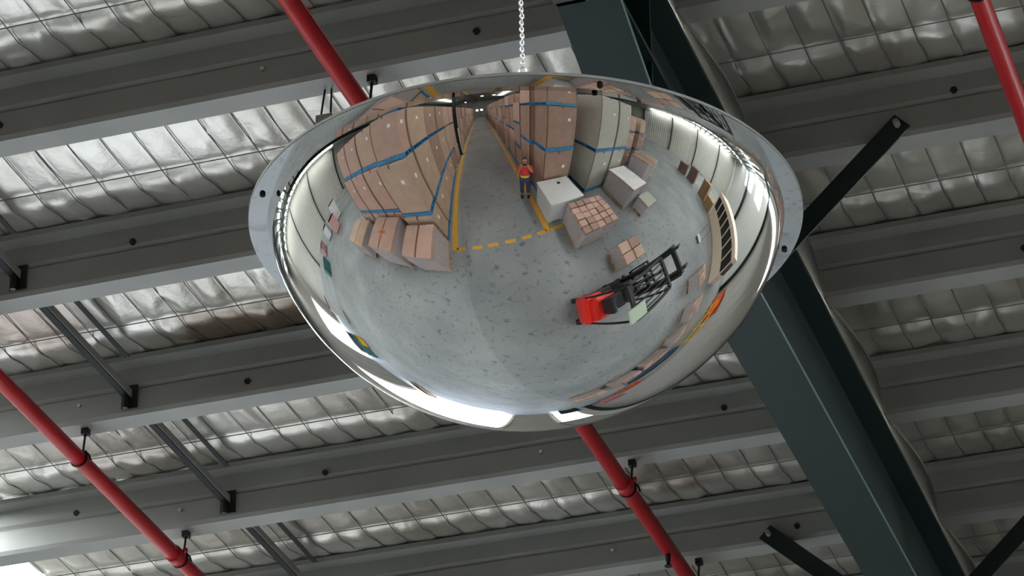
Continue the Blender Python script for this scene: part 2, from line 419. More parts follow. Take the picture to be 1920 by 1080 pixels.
# ------------------------------------------------------------------ rafter
def rafter(xc, name, label, group=None, detail=False):
    hw, t = 0.1145, 0.02
    z1 = ZP; zb = 8.381; zs = 8.571
    ys = [(YB+0.2, zb), (-1.0, zb), (-0.2, zs), (9.80, zs), (10.28, zb), (YF-0.05, zb)] if detail else [(YB+0.2, zb), (YF-0.05, zb)]
    r = thing(name, label, 'rafter', (xc, 0, 0), 0, group)
    web = MB()
    vs = [(s*0.007, y, z) for s in (-1, 1) for (y, z) in ys] + [(s*0.007, y, z1-t) for s in (-1, 1) for (y, z) in ys]
    n = len(ys); fs = []
    for s in (0, 1):
        for i in range(n-1): fs.append((s*n+i, s*n+i+1, 2*n+s*n+i+1, 2*n+s*n+i))
    web.add(vs, fs).obj('web', m_teal, r)
    bf = MB()
    vs = []
    for (y, z) in ys: vs += [(-hw, y, z), (hw, y, z), (hw, y, z+t), (-hw, y, z+t)]
    fs = [(3,2,1,0), tuple(4*(n-1)+q for q in range(4))]
    for i in range(n-1):
        for q in range(4): fs.append((4*i+q, 4*i+(q+1) % 4, 4*i+4+(q+1) % 4, 4*i+4+q))
    bf.add(vs, fs).obj('bottom_flange', m_teal, r)
    MB().box(-hw, hw, YB+0.2, YF-0.05, z1-t, z1).obj('top_flange', m_teal, r)
    if detail:
        MB().tube([(hw-0.002, y, z+0.009) for y, z in ys], 0.008, 8).obj('edge_highlight', m_edge2, r, smooth=True)  # paler tube paints in the light caught along the flange edge
        MB().box(0.007, hw, 9.78, 10.5, zs, zs+0.018).box(-hw, -0.007, 9.78, 10.5, zs, zs+0.018).obj('haunch_flange', m_teal, r)
        for yy in (9.83, 10.27):
            MB().box(0.007, hw-0.01, yy-0.006, yy+0.006, zs if yy < 10 else zb+t, z1-t).obj('stiffener', m_teal, r)
            MB().box(-hw+0.01, -0.007, yy-0.006, yy+0.006, zs if yy < 10 else zb+t, z1-t).obj('stiffener', m_teal, r)
        MB().box(-hw, hw, 9.72, 9.75, zs-0.02, zs).obj('splice_plate', m_teal_d, r)
    return r
XB = -2.824
rafter(XB, 'roof_rafter', 'deep teal steel I-beam rafter running diagonally behind the mirror', None, True)
# torn foil edge hanging along the right of the rafter's top flange
mb = MB(); pts = []
yy = 9.6
while yy < 16.4:
    ph = (yy-Y0+0.1) % DY
    drop = 0.05+0.055*abs(math.sin(PI*ph/DY))+0.02*noise.noise(Vector((yy*3, 0, 5)))
    wid = 0.012+0.045*max(0, math.sin(PI*ph/DY))**1.5
    pts.append((yy, drop, wid)); yy += 0.05
vs = []; fs = []
for y, d, wd in pts: vs += [(0.118, y, 0.0), (0.122+wd, y, 0.03), (0.120+wd*1.2, y, -0.0-d*0.25+0.02)]
for i in range(len(pts)-1):
    for q in (0, 1): fs.append((3*i+q, 3*i+q+1, 3*i+4+q, 3*i+3+q))
fl = MB().add(vs, fs).obj('foil_flap', m_foil0, smooth=True); fl.location = (XB, 0, ZP-0.01)
tag(fl, 'crumpled pale foil edge along the right top of the teal rafter', 'insulation')
for i, xb in enumerate((-10.9, 7.9, 17.3, -18.9)):
    rafter(xb, 'roof_rafter', ['teal rafter left of the photo, seen only in the mirror', 'teal rafter right of the aisle, seen only in the mirror',
           'teal rafter near the right wall, seen only in the mirror', 'teal rafter near the left wall, seen only in the mirror'][i], 'rafters seen in the mirror')
# fly braces from rafter bottom flange up to purlins (angle section)
def fly_brace(side, k, label):
    y = Y0+DY*k-0.16
    a = Vector((XB+side*0.10, y, 8.43)); b = Vector((XB+side*0.76, y, 9.05))
    t = thing('fly_brace', label, 'brace', (0,0,0))
    mb = MB().bar(a, b, 0.008, 0.09, upv=(0,0,1)); nrm = Vector((-(b-a).z, 0, (b-a).x)).normalized()*side*0.041; mb.bar(a+Vector((0,0.03,0))+nrm, b+Vector((0,0.03,0))+nrm, 0.06, 0.008)
    mb.obj('angle_bar', m_teal_d, t)
    e = (b-a).normalized()
    for q in (a+e*0.05, b-e*0.03):
        MB().tube([q+Vector((0,-0.04,0)), q+Vector((0,0.02,0))], 0.014, 6).obj('bolt', m_galv, t)
    return t
fly_brace(1, 1, 'dark teal fly brace sticking up right from behind the mirror')
fly_brace(-1, 4, 'dark teal fly brace left of the rafter at the bottom edge')
fly_brace(1, 4, 'dark teal fly brace right of the rafter at bottom right corner')

# purlin bridging struts
for k in range(-1, 5):
    ya, yb = Y0+DY*k+0.005, Y0+DY*(k+1)-0.13
    nm = {-1: 'topmost, above the frame', 0: 'at the far left edge, half height', 1: 'under the second purlin at left', 2: 'in the middle of the lower left',
          3: 'at the bottom edge left of centre', 4: 'lowest, below the frame'}[k]
    t = thing('purlin_strut', 'thin grey bridging strut between purlins, ' + nm, 'strut', (-6.05, 0, ZP), 0, 'bridging struts between purlins')
    mb = MB(); mb.box(-0.02, 0.02, ya-0.1, yb, 0.085, 0.092); mb.box(-0.02, -0.014, ya-0.1, yb, 0.092, 0.125)
    mb.obj('channel_bar', m_strut, t)
    MB().box(0.014, 0.022, ya-0.1, yb, 0.085, 0.125).obj('bright_lip', m_galv, t)
    MB().box(0.09, 0.115, ya-0.1, yb-0.25, 0.16, 0.165).box(0.09, 0.095, ya-0.1, yb-0.25, 0.165, 0.19).obj('shade_bar', m_strut, t)  # dark bar stands in for a shaded gap in the foil
    MB().box(-0.03, 0.05, yb-0.006, yb, 0.03, 0.15).obj('cleat', m_black, t)
    MB().tube([(0.0, yb-0.03, 0.02), (0.0, yb-0.03, 0.10)], 0.014, 8).obj('bolt', m_black, t)

# ------------------------------------------------------------------ sprinkler pipes
PX = [(-6.323, 'left', 'red sprinkler pipe crossing the lower left corner'), (-3.989, 'mid', 'red sprinkler pipe passing behind the mirror'), (-1.547, 'right', 'red sprinkler pipe at the upper right corner')]
ZPIPE = 8.85
for px, nm, lab in PX:
    t = thing('sprinkler_pipe', lab, 'pipe', (px, 0, ZPIPE), 0, 'red sprinkler pipes')
    MB().tube([(0, YB+0.3, 0), (0, YF-0.1, 0)], 0.038, 24).obj('pipe', m_red, t, smooth=True)
    for yj in (9.0, 14.2):
        MB().tube([(0, yj-0.035, 0), (0, yj+0.035, 0)], 0.044, 24).tube([(0.044, yj, 0.02), (0.062, yj, 0.02)], 0.012, 8).obj('coupling', m_red, t, smooth=True)
    for k in range(-1, 5):
        y = Y0+DY*k-0.06
        hg = MB().torus((0, y, 0), 0.041, 0.005, 'y', 20, 6).obj('hanger_ring', m_black, t)
        MB().tube([(0.02, y, 0.035), (0.03, y, 0.15)], 0.006, 8).tube([(0.03,y,0.035),(0.052,y,0.01),(0.062,y,-0.02)],0.006,6).box(0.012, 0.046, y-0.018, y+0.018, 0.12, 0.15).obj('beam_clamp', m_black, hg)
    for yh in ((14.96,) if nm == 'mid' else (12.0,) if nm == 'none' else ()):
        sp = MB().tube([(0, yh, -0.03), (0, yh, -0.075)], [0.014, 0.012], 10).tube([(0, yh, -0.075), (0, yh, -0.10)], [0.008, 0.012], 8).tube([(0, yh, -0.10), (0, yh, -0.104)], 0.02, 10)
        sp.obj('sprinkler_head', m_black, t)

# ------------------------------------------------------------------ dome mirror
MC = Vector((-1.0967, 3.4945, 3.8117))
DA, DC, DH, DN = 0.3228, 0.2610, 0.01427, 1.678
t = thing('dome_mirror', 'shiny convex dome safety mirror with flat rim hanging in the middle', 'mirror', MC)
prof = []
zst = 0.0
zs_ = [DH - DC*math.sin(PI/2*i/150) for i in range(151)]
def rz(z): return DA*math.sqrt(max(0, 1-(abs(z-DH)/DC)**DN))
rs = rz(zst)
N = 190
for i in range(0, N+1):
    # even steps in an angle-like parameter
    q = i/N; z = DH-DC + (zst-(DH-DC))*(1-q)**1.0 if False else None
    a = PI/2*q
    zc = (abs(zst-DH)/DC)
    sa = zc + (1-zc)*math.sin(a)**1.3
    prof.append((DA*math.sqrt(max(0, 1-min(1, sa)**DN)), DH-DC*min(1, sa)))
prof[-1] = (0.0004, DH-DC)
dome = MB().lathe(prof, 360).obj('dome', m_mirror, t, smooth=True)
fl = MB().lathe([(rs, 0.0), (0.3443, 0.0)], 240).obj('rim_flange', m_mirror, t)
MB().lathe([(0.3443, 0.0), (0.3449, 0.0008), (0.3449, 0.004), (0.3443, 0.005), (rs, 0.005)], 240).obj('rim_edge', m_edge, t)
MB().lathe([(0.0004, 0.008), (0.32, 0.008), (0.338, 0.0055)], 96).obj('back_plate', m_black, t)
R_B = 0.3335
for ang in (math.radians(213.25), math.radians(29.75), math.radians(123), math.radians(303)):
    c = (R_B*math.cos(ang), R_B*math.sin(ang))
    MB().lathe([(0.0001, -0.004), (0.0025, -0.004), (0.0038, -0.002), (0.0038, 0.0), (0.002, 0.0), (0.002, 0.012), (0.0001, 0.012)], 12, (c[0], c[1], 0)).obj('bolt', m_black, t, smooth=True)

# chain: links one by one near the mirror, the upper run joined
t = thing('hanging_chain', 'bright zinc chain the mirror hangs from', 'chain', (MC.x, MC.y, MC.z+0.222))
lk = MB().torus((0,0,0), 0.0025, 0.0009, 'y', 12, 5, stretch=1.4)
la = lk.mesh('link', m_chain, True)
lb_mb = MB(); lb_mb.v = [(y, x, z) for x, y, z in lk.v]; lb_mb.f = lk.f; lb_mb.mi = lk.mi
lb = lb_mb.mesh('link', m_chain, True)
pit = 0.0051
for i in range(64):
    o = part('link', la if i % 2 == 0 else lb, t, (0.0004*math.sin(i), 0, 0.02+i*pit)); o.rotation_euler = (0, 0, 0.6+0.12*math.sin(i*1.7))
mb = MB()
for i in range(64, 960):
    src = lk.v if i % 2 == 0 else lb_mb.v
    mb.add([(x, y, z+0.02+i*pit) for x, y, z in src], lk.f)
tag(mb.obj('upper_links', m_chain, t, smooth=True), kind='stuff')
MB().torus((0,0,0.008), 0.005, 0.0012, 'y', 20, 8).obj('ring', m_chain, t, smooth=True)
for ang in (213.5, 29.3, 123, 303):
    a = math.radians(ang)
    MB().tube([(0.004*math.cos(a), 0.004*math.sin(a), 0.003), (0.3*math.cos(a), 0.3*math.sin(a), -0.213)], 0.0012, 8).obj('bridle_leg', m_chain, t, smooth=True)

for i, xb in enumerate((7.9, 17.3, XB)):
    t = thing('front_column', ['dark teal column on the front wall right of the forklift', 'dark teal column on the front wall far right', 'teal column on the front wall under the main rafter'][i], 'column', (xb, YF-0.4, 0))
    MB().box(-0.007, 0.007, -0.28, 0.32, 0.02, 8.37).obj('web', m_teal_d, t)
    for yy in (-0.3, 0.32): MB().box(-0.115, 0.115, yy, yy+0.02, 0.02, 8.37).obj('flange', m_teal_d, t)
    MB().box(-0.2, 0.2, -0.35, 0.36, 0, 0.02).obj('base_plate', m_teal_d, t)

# ------------------------------------------------------------------ floor markings
def strip(a, b, wd, label, name='floor_marking', group=None):
    o = MB().bar((a[0], a[1], 0.002), (b[0], b[1], 0.002), wd, 0.004).obj(name, m_yel)
    return tag(o, label, 'marking', group)
XLn, XRn, YD = -2.655, 0.2415, 1.4788
strip((XLn, YD+0.03), (XLn, -40), 0.19, 'yellow aisle line along the left stacks')
strip((XRn, YD+0.03), (XRn, -40), 0.17, 'yellow aisle line by the photographer and the white crate')
nd = 6
dw = [(-2.61,-2.33), (-2.1,-1.8), (-1.62,-1.3), (-1.1,-0.78), (-0.58,-0.3), (-0.12,0.2), (0.3,0.75)]
for i, (a, b) in enumerate(dw):
    strip((a, YD), (b, YD), 0.12, ['yellow dash at the left corner of the aisle mouth', 'second yellow dash from the left across the aisle mouth', 'third yellow dash from the left across the aisle mouth',
          'fourth yellow dash from the left across the aisle mouth', 'fifth yellow dash from the left across the aisle mouth', 'yellow dash meeting the right aisle line', 'yellow dash beside the wrapped carton load'][i], group='dashes across the aisle mouth')
strip((5.6, 10.6), (11.3, 8.1), 0.1, 'yellow line in front of the cream office')

# ------------------------------------------------------------------ cartons and pallets
CACHE = {}
def carton_parts(w_, d_, h_, m, far=False):
    key = (round(w_, 2), round(d_, 2), round(h_, 2), m.name)
    if key not in CACHE:
        e = 0.004
        dk = 0.035
        body = MB().bbox(-w_/2, w_/2, -d_/2, d_/2, 0, h_, 0.018).mesh('body', m)
        tape = MB().box(-0.03, 0.03, -d_/2-e, d_/2+e, h_-0.10, h_+e).mesh('tape', m_tape)
        st = MB().box(w_*0.18, w_*0.18+0.10, d_/2, d_/2+e, h_*0.62, h_*0.62+0.12).box(w_/2, w_/2+e, -0.05, 0.06, h_*0.6, h_*0.6+0.13).mesh('sticker', m_label)
        seam = MB().box(-w_/2-e, -w_/2+dk, d_/2-0.001, d_/2+e*0.7, 0.02, h_-0.02).mesh('edge_strip', m_tape)
        CACHE[key] = (body, tape, st, seam)
    return CACHE[key]
def carton(x0, x1, y0, y1, z0, z1, m, label, group=None, parts=True, rot=0, name='carton'):
    me = carton_parts(x1-x0, y1-y0, z1-z0-0.008, m)
    if not parts:
        o = bpy.data.objects.new(name, me[0]); COL.objects.link(o); o.location = ((x0+x1)/2, (y0+y1)/2, z0); o.rotation_euler = (0,0,rot)
        return tag(o, label, 'carton', group)
    t = thing(name, label, 'carton', ((x0+x1)/2, (y0+y1)/2, z0), rot, group)
    part('body', me[0], t); part('tape', me[1], t); part('sticker', me[2], t); part('edge_strip', me[3], t)
    return t
PW = {}
def pallet(x0, x1, y0, y1, z0, label, m=None, group=None, parts=True, h=0.14, rot=0):
    m = m or m_blue; w_, d_ = x1-x0, y1-y0
    key = (round(w_, 2), round(d_, 2), m.name, h)
    if key not in PW:
        nb = 7; bw_ = w_/(nb*1.18)
        deck = MB().box(-bw_/2, bw_/2, -d_/2, d_/2, h-0.02, h).mesh('deck_board', m)
        bear = MB().box(-w_/2, w_/2, -0.022, 0.022, 0.02, h-0.02).mesh('bearer', m)
        low = MB().box(-bw_/2, bw_/2, -d_/2, d_/2, 0, 0.02).mesh('base_board', m)
        allm = MB()
        for i in range(nb): c = -w_/2+bw_/2+i*(w_-bw_)/(nb-1); allm.box(c-bw_/2, c+bw_/2, -d_/2, d_/2, h-0.02, h)
        for c in (-d_/2+0.022, 0, d_/2-0.022): allm.box(-w_/2, w_/2, c-0.022, c+0.022, 0.02, h-0.02)
        for i in (0, 3, 6): c = -w_/2+bw_/2+i*(w_-bw_)/(nb-1); allm.box(c-bw_/2, c+bw_/2, -d_/2, d_/2, 0, 0.02)
        PW[key] = (deck, bear, low, allm.mesh('pallet', m), nb, bw_)
    deck, bear, low, am, nb, bw_ = PW[key]
    if not parts:
        o = bpy.data.objects.new('pallet', am); COL.objects.link(o); o.location = ((x0+x1)/2, (y0+y1)/2, z0); o.rotation_euler = (0,0,rot)
        return tag(o, label, 'pallet', group)
    t = thing('pallet', label, 'pallet', ((x0+x1)/2, (y0+y1)/2, z0), rot, group)
    for i in range(nb): part('deck_board', deck, t, (-w_/2+bw_/2+i*(w_-bw_)/(nb-1), 0, 0))
    for c in (-d_/2+0.022, 0, d_/2-0.022): part('bearer', bear, t, (0, c, 0))
    for i in (0, 3, 6): part('base_board', low, t, (-w_/2+bw_/2+i*(w_-bw_)/(nb-1), 0, 0))
    return t
def wrapped(x0, x1, y0, y1, h, m, label, rot=0, group=None, top_cartons=0, mtop=None):
    """low wrapped pallet load: pallet (own thing) + load with film skirt"""
    pallet(x0+0.02, x1-0.02, y0+0.02, y1-0.02, 0, 'timber pallet under ' + label.replace('of many small brown cartons ', ''), m_wood, None, rot=rot)
    w_, d_ = x1-x0, y1-y0
    t = thing('wrapped_load', label, 'carton load', ((x0+x1)/2, (y0+y1)/2, 0.14), rot, group)
    if top_cartons:
        n = top_cartons
        for i in range(n):
            for j in range(n):
                dz = random.uniform(-0.03, 0.03)
                MB().bbox(-w_/2+i*w_/n+0.01, -w_/2+(i+1)*w_/n-0.01, -d_/2+j*d_/n+0.01, -d_/2+(j+1)*d_/n-0.01, 0, h-0.14+dz, 0.02).obj('carton', random.choice((m, m_card3, m_card2)), t)
    else:
        MB().bbox(-w_/2, w_/2, -d_/2, d_/2, 0, h-0.14, 0.025).obj('body', m, t)
        if mtop: MB().bbox(-w_/2-0.01, w_/2+0.01, -d_/2-0.01, d_/2+0.01, h-0.15, h-0.13, 0.006).obj('cover_sheet', mtop, t)
        else:
            MB().box(-0.03, 0.03, -d_/2, d_/2, h-0.142, h-0.136).obj('tape', m_tape, t)
    # film skirt: wrinkled band around the sides
    vs = []; fs = []; n = 64
    per = []
    for k in range(n):
        a = 2*PI*k/n; cx_, cy_ = math.cos(a), math.sin(a); q = max(abs(cx_), abs(cy_)); per.append((cx_/q, cy_/q))
    rows = [0.01, 0.15, 0.3, 0.5, 0.7]; rows = [r*(h-0.14)/0.75 for r in rows]
    for z in rows:
        for k, (a, b) in enumerate(per):
            off = 0.012+0.014*noise.noise(Vector((a*4, b*4, z*9+x0)))
            vs.append((a*(w_/2+off), b*(d_/2+off), z))
    for r in range(len(rows)-1):
        for k in range(n): fs.append((r*n+k, r*n+(k+1) % n, (r+1)*n+(k+1) % n, (r+1)*n+k))
    MB().add(vs, fs).obj('film_wrap', m_film, t, smooth=True)
    return t
m_film = mat('clear_film', rgb(222,222,226), 0.18, 0.0, 0.1, 8.0, bump=0.8, bscale=16, alpha=0.45)

# --- left of the aisle: three low loads in front, tall three-tier stacks behind
wrapped(-3.86, -2.84, 1.22, 2.24, 1.10, m_card2, 'wrapped brown carton load nearest the aisle mouth, left side')
t = wrapped(-5.75, -4.3, 0.9, 2.22, 1.15, m_card2, 'wrapped brown carton load with an orange stain, second from the aisle')
MB().box(-0.2, 0.2, -0.04, 0.04, 1.005, 1.018).box(-0.04, 0.04, -0.2, 0.25, 1.005, 1.019).obj('orange_tape', mat('orange_tape', rgb(176,98,40), 0.5), t)
wrapped(-8.3, -6.6, 0.95, 2.3, 1.0, m_card, 'wrapped dull brown carton load third from the aisle')
LX = [(-3.92, -2.84), (-5.06, -4.02), (-6.22, -5.16), (-7.36, -6.32)]
rows = [(0.44, 1.0)]
y = 0.38
while y > -36:
    rows.append((y-1.1, y)); y -= 1.155
    if len(rows) == 6: y -= 0.75      # gap for the steel column
tiers = [(0.14, 1.22), (1.36, 3.0), (3.14, 4.6)]
tnames = ['bottom', 'middle', 'top']
for ri, (ya, yb) in enumerate(rows):
    for ci, (xa, xb) in enumerate(LX):
        if ri > 0 and ci > 0: continue
        near = ri < 4
        for ti, (za, zb) in enumerate(tiers):
            ya0, yb0 = (ya, yb) if ci == 0 else (-0.35, 0.78)
            if ri == 0: yb0 = ((1.08, 0.98, 0.80) if ci == 0 else (0.78, 0.74, 0.66))[ti]
            j = random.uniform(-0.03, 0.03)
            m = random.choice((m_card, m_card, m_card2)) if ri < 2 else random.choice((m_card, m_card2, m_card3))
            if ri > 1 and random.random() < 0.12 and ti == 2: continue
            pos = ['beside the aisle', 'second from the aisle', 'third from the aisle', 'fourth from the aisle'][ci]
            if near:
                if ri == 0: lab = 'big brown carton, %s tier of front left stack %s' % (tnames[ti], pos)
                else: lab = 'big brown carton, %s tier in stack row %s left of the aisle' % (tnames[ti], ['', 'two', 'three', 'four'][ri])
                carton(xa+j, xb+j, ya0, yb0, za, zb, m, lab, 'big cartons left of the aisle')
                pallet(xa+j-0.01, xb+j+0.01, ya0-0.01, yb0+0.02, za-0.14, lab.replace('big brown carton, ', 'blue pallet under ').replace('tier in stack row', 'tier, row'), m_blue, 'blue pallets left of the aisle')
            else:
                carton(xa+j, xb+j, ya, yb, za, zb, m, 'brown carton in the long stack far down the left side of the aisle', 'cartons far down the left of the aisle', parts=False)
                pallet(xa+j-0.01, xb+j+0.01, ya-0.01, yb+0.01, za-0.14, 'pallet in the long stack far down the left side of the aisle', random.choice((m_blue, m_wood)), 'pallets far down the left of the aisle', parts=False)

t = thing('aisle_column', 'dark green steel column between the stacks on the left of the aisle', 'column', (XB+0.02, -5.78, 0))
MB().box(-0.007, 0.007, -0.15, 0.15, 0.02, 8.36).obj('web', m_teal_d, t)
for yy in (-0.165, 0.15): MB().box(-0.1, 0.1, yy, yy+0.015, 0.02, 8.36).obj('flange', m_teal_d, t)
MB().box(-0.17, 0.17, -0.2, 0.2, 0, 0.02).obj('base_plate', m_teal_d, t)
MB().box(0.102, 0.112, -0.16, 0.16, 0.02, 2.4).obj('guard_strip', m_white, t)
# --- right of the aisle
t = thing('white_crate', 'square white plastic crate with a dark hole on top, beside the photographer', 'crate', (0.86, 0.75, 0), 0.02)
MB().bbox(-0.53, 0.53, -0.53, 0.53, 0.1, 0.98, 0.03).obj('body', m_white, t)
MB().bbox(-0.55, 0.55, -0.55, 0.55, 0.94, 1.01, 0.02).obj('lid', m_white, t)
for sx_ in (-0.45, 0, 0.45): MB().box(sx_-0.06, sx_+0.06, -0.5, 0.5, 0, 0.1).obj('foot', m_white, t)
MB().lathe([(0.0001, 1.016), (0.06, 1.016), (0.06, 1.0)], 20, (0.1, -0.28, 0)).obj('cap', m_black, t)
RROWS = [(-0.80, 0.08)]
y = -0.86
while y > -36: RROWS.append((y-1.1, y)); y -= 1.155
rt_t = [(0.14, 2.06), (2.20, 3.86), (4.0, 4.95)]
for ri, (ya, yb) in enumerate(RROWS):
    xa, xb = 0.62, 1.62
    if ri > 0: xa, xb = 0.5, 1.6
    for ti, (za, zb) in enumerate(rt_t if ri % 3 != 2 else [(0.14, 1.3), (1.44, 2.7), (2.84, 4.1)]):
        m = random.choice((m_card2, m_card3, m_card3))
        j = random.uniform(-0.04, 0.04)
        if ri < 4:
            lab = 'tall brown carton, %s tier, %s right of the aisle' % (tnames[ti], ['front stack behind the white crate', 'second stack back', 'third stack back', 'fourth stack back'][ri])
            carton(xa+j, xb+j, ya, yb, za, zb, m, lab, 'tall cartons right of the aisle')
            pallet(xa+j-0.01, xb+j+0.01, ya-0.01, yb+0.03, za-0.14, lab.replace('tall brown carton, ', 'blue pallet under '), m_blue, 'blue pallets right of the aisle')
        else:
            carton(xa+j, xb+j, ya, yb, za, zb, m, 'brown carton in the long stack far down the right side of the aisle', 'cartons far down the right of the aisle', parts=False)
            pallet(xa+j-0.01, xb+j+0.01, ya-0.01, yb+0.01, za-0.14, 'pallet in the long stack far down the right side of the aisle', random.choice((m_blue, m_wood)), 'pallets far down the right of the aisle', parts=False)
for ci, (xa, xb) in enumerate(((2.38, 3.42), (3.5, 4.5))):
    for ti, (za, zb) in enumerate(((0.14, 2.0), (2.14, 4.8))):
        lab = 'big grey white carton, %s tier of the %s pale stack' % (['lower', 'upper'][ti], ['left', 'right'][ci])
        carton(xa, xb, -0.86, 0.42, za+0.001, zb, m_cardg, lab, 'grey white cartons')
        pallet(xa-0.01, xb+0.01, -0.87, 0.45, za-0.14, lab.replace('big grey white carton', 'blue pallet under grey white carton'), m_blue, 'pallets of the pale stack')
for ci, (xa, xb, yb, n) in enumerate(((4.75, 5.75, -0.3, 3), (5.9, 6.9, -0.4, 3), (7.2, 8.2, -0.2, 3), (8.5, 9.5, -0.6, 2))):
    for ti in range(n):
        za = 0.14+ti*1.4
        lab = 'brown carton, tier %s from the floor, %s stack right of the pale stack' % (['one', 'two', 'three'][ti], ['first', 'second', 'third', 'fourth'][ci])
        carton(xa, xb, yb-1.1, yb, za, za+1.24, random.choice((m_card, m_card2, m_card3)), lab, 'carton stacks right of the pale stack')
        pallet(xa, xb, yb-1.1, yb, za-0.14, lab.replace('brown carton', 'pallet under brown carton'), m_blue, 'pallets right of the pale stack')
wrapped(0.72, 1.88, 1.42, 2.5, 0.98, m_card2, 'shiny wrapped load of many small brown cartons beside the white crate', 0.1, top_cartons=5)
wrapped(3.3, 4.42, 0.62, 2.1, 1.12, m_card3, 'brown carton load with a white cover sheet on top', 0.04, mtop=m_whitep)
wrapped(3.75, 4.6, 2.3, 2.95, 0.7, m_card3, 'low brown carton load with a pale top right of the covered load', 0.1, mtop=m_cardg)
wrapped(5.5, 6.6, 0.4, 1.6, 1.6, m_card3, 'tall wrapped brown load standing alone on the right', 0.05)
wrapped(7.4, 8.4, 0.4, 1.4, 1.3, m_card, 'wrapped brown load farthest right before the open floor')

# ------------------------------------------------------------------ forklift
fl = thing('forklift', 'small red forklift with black mast driving to the right', 'forklift', (0.40, 4.36, 0), math.radians(12))
ch = MB().bbox(-0.55, 0.62, -0.42, 0.42, 0.16, 0.42, 0.05).obj('chassis', m_fgrey, fl)
MB().bbox(-0.6, -0.1, -0.43, 0.43, 0.2, 0.78, 0.12).obj('counterweight', m_fred, fl, smooth=False)
MB().bbox(-0.45, 0.05, -0.33, 0.33, 0.7, 0.98, 0.08).obj('hood', m_fred, fl)
st = MB().bbox(-0.25, 0.15, -0.2, 0.2, 0.98, 1.08, 0.04).bbox(-0.34, -0.24, -0.2, 0.2, 1.02, 1.42, 0.04).obj('seat', m_black, fl)
MB().bbox(0.3, 0.52, -0.3, 0.3, 0.4, 1.0, 0.05).obj('dashboard', m_fgrey, fl)
sw = MB().torus((0,0,0), 0.16, 0.014, 'z', 24, 8).obj('steering_wheel', m_black, fl); sw.location = (0.24, 0.05, 1.12); sw.rotation_euler = (0, -0.6, 0)
for wx, wy, wr in ((0.45, 0.38, 0.24), (0.45, -0.38, 0.24), (-0.45, 0.36, 0.2), (-0.45, -0.36, 0.2)):
    wo = MB().tube([(wx, wy-0.07, wr), (wx, wy+0.07, wr)], wr, 24).obj('wheel', m_rub, fl)
    MB().tube([(wx, wy-0.075, wr), (wx, wy+0.075, wr)], wr*0.5, 16).obj('hub', m_cream, wo)
og = MB()
og.tube([(0.52, 0.38, 0.6), (0.44, 0.38, 2.02)], 0.028, 8).tube([(0.52, -0.38, 0.6), (0.44, -0.38, 2.02)], 0.028, 8)
og.tube([(-0.5, 0.38, 0.7), (-0.36, 0.38, 2.02)], 0.028, 8).tube([(-0.5, -0.38, 0.7), (-0.36, -0.38, 2.02)], 0.028, 8)
og.bar((-0.36, 0.38, 2.03), (0.46, 0.38, 2.03), 0.06, 0.05).bar((-0.36, -0.38, 2.03), (0.46, -0.38, 2.03), 0.06, 0.05)
og.bar((-0.36, -0.38, 2.03), (-0.36, 0.38, 2.03), 0.06, 0.05).bar((0.46, -0.38, 2.03), (0.46, 0.38, 2.03), 0.06, 0.05)
og.obj('overhead_guard', m_black, fl)
for i in range(6):
    MB().bar((-0.36, -0.28+i*0.112, 2.03), (0.46, -0.28+i*0.112, 2.03), 0.022, 0.03).obj('guard_bar', m_black, fl)
MB().bbox(-0.5, -0.2, 0.05, 0.36, 2.05, 2.1, 0.02).obj('roof_beacon_panel', m_seat, fl)
for yy_ in (-0.34, 0.34):
    MB().box(0.72, 0.86, yy_-0.04, yy_+0.04, 0.06, 2.15).obj('mast_rail', m_black, fl)
    MB().box(0.80, 0.90, yy_*0.78-0.03, yy_*0.78+0.03, 0.1, 2.25).obj('inner_rail', m_fgrey, fl)
for zz in (0.35, 1.2, 2.12): MB().box(0.74, 0.80, -0.34, 0.34, zz-0.05, zz+0.05).obj('mast_crossbar', m_black, fl)
MB().tube([(0.78, 0, 0.2), (0.78, 0, 1.7)], 0.04, 12).obj('lift_cylinder', m_fgrey, fl)
car = MB().box(0.90, 0.96, -0.45, 0.45, 0.12, 0.22).box(0.90, 0.96, -0.45, 0.45, 0.5, 0.6).obj('carriage', m_black, fl)
br = MB().bar((0.93, -0.45, 0.6), (0.93, -0.45, 1.25), 0.04, 0.04).bar((0.93, 0.45, 0.6), (0.93, 0.45, 1.25), 0.04, 0.04).bar((0.93, -0.47, 1.25), (0.93, 0.47, 1.25), 0.04, 0.04)
for i in range(5): br.bar((0.93, -0.3+0.15*i, 0.6), (0.93, -0.3+0.15*i, 1.25), 0.025, 0.025)
br.obj('load_backrest', m_black, fl)
for yy_ in (-0.25, 0.25):
    MB().box(0.96, 1.02, yy_-0.06, yy_+0.06, 0.06, 0.6).box(1.02, 1.95, yy_-0.06, yy_+0.06, 0.05, 0.085).obj('fork', m_black, fl)
wrapped(1.38, 2.15, 3.22, 3.95, 0.7, m_card, 'small wrapped brown carton load on the floor beside the forklift', 0.2, top_cartons=2)

# ------------------------------------------------------------------ right side: cream office, pallet piles
A, B = Vector((11.4, 8.75, 0)), Vector((5.7, 11.35, 0))
L = (B-A).length; ang = math.atan2(B.y-A.y, B.x-A.x)
of = thing('site_office', 'long low cream site office with a row of dark windows', 'office', A, ang)
MB().box(0, L, -2.2, 0, 0, 0.95).obj('lower_wall', m_cream, of)
MB().box(0, L, -2.2, -0.12, 0.95, 2.0).obj('inner_wall', m_fgrey, of)
MB().box(-0.05, L+0.05, -2.25, 0.06, 2.0, 2.35).obj('roof_fascia', m_cream, of)
nw = 7
for i in range(nw+1):
    MB().box(i*L/nw-0.05, i*L/nw+0.05, -0.12, 0.02, 0.95, 2.0).obj('mullion', m_cream, of)
for i in range(nw):
    MB().box(i*L/nw+0.05, (i+1)*L/nw-0.05, -0.09, -0.07, 0.95, 2.0).obj('pane', m_glass, of)
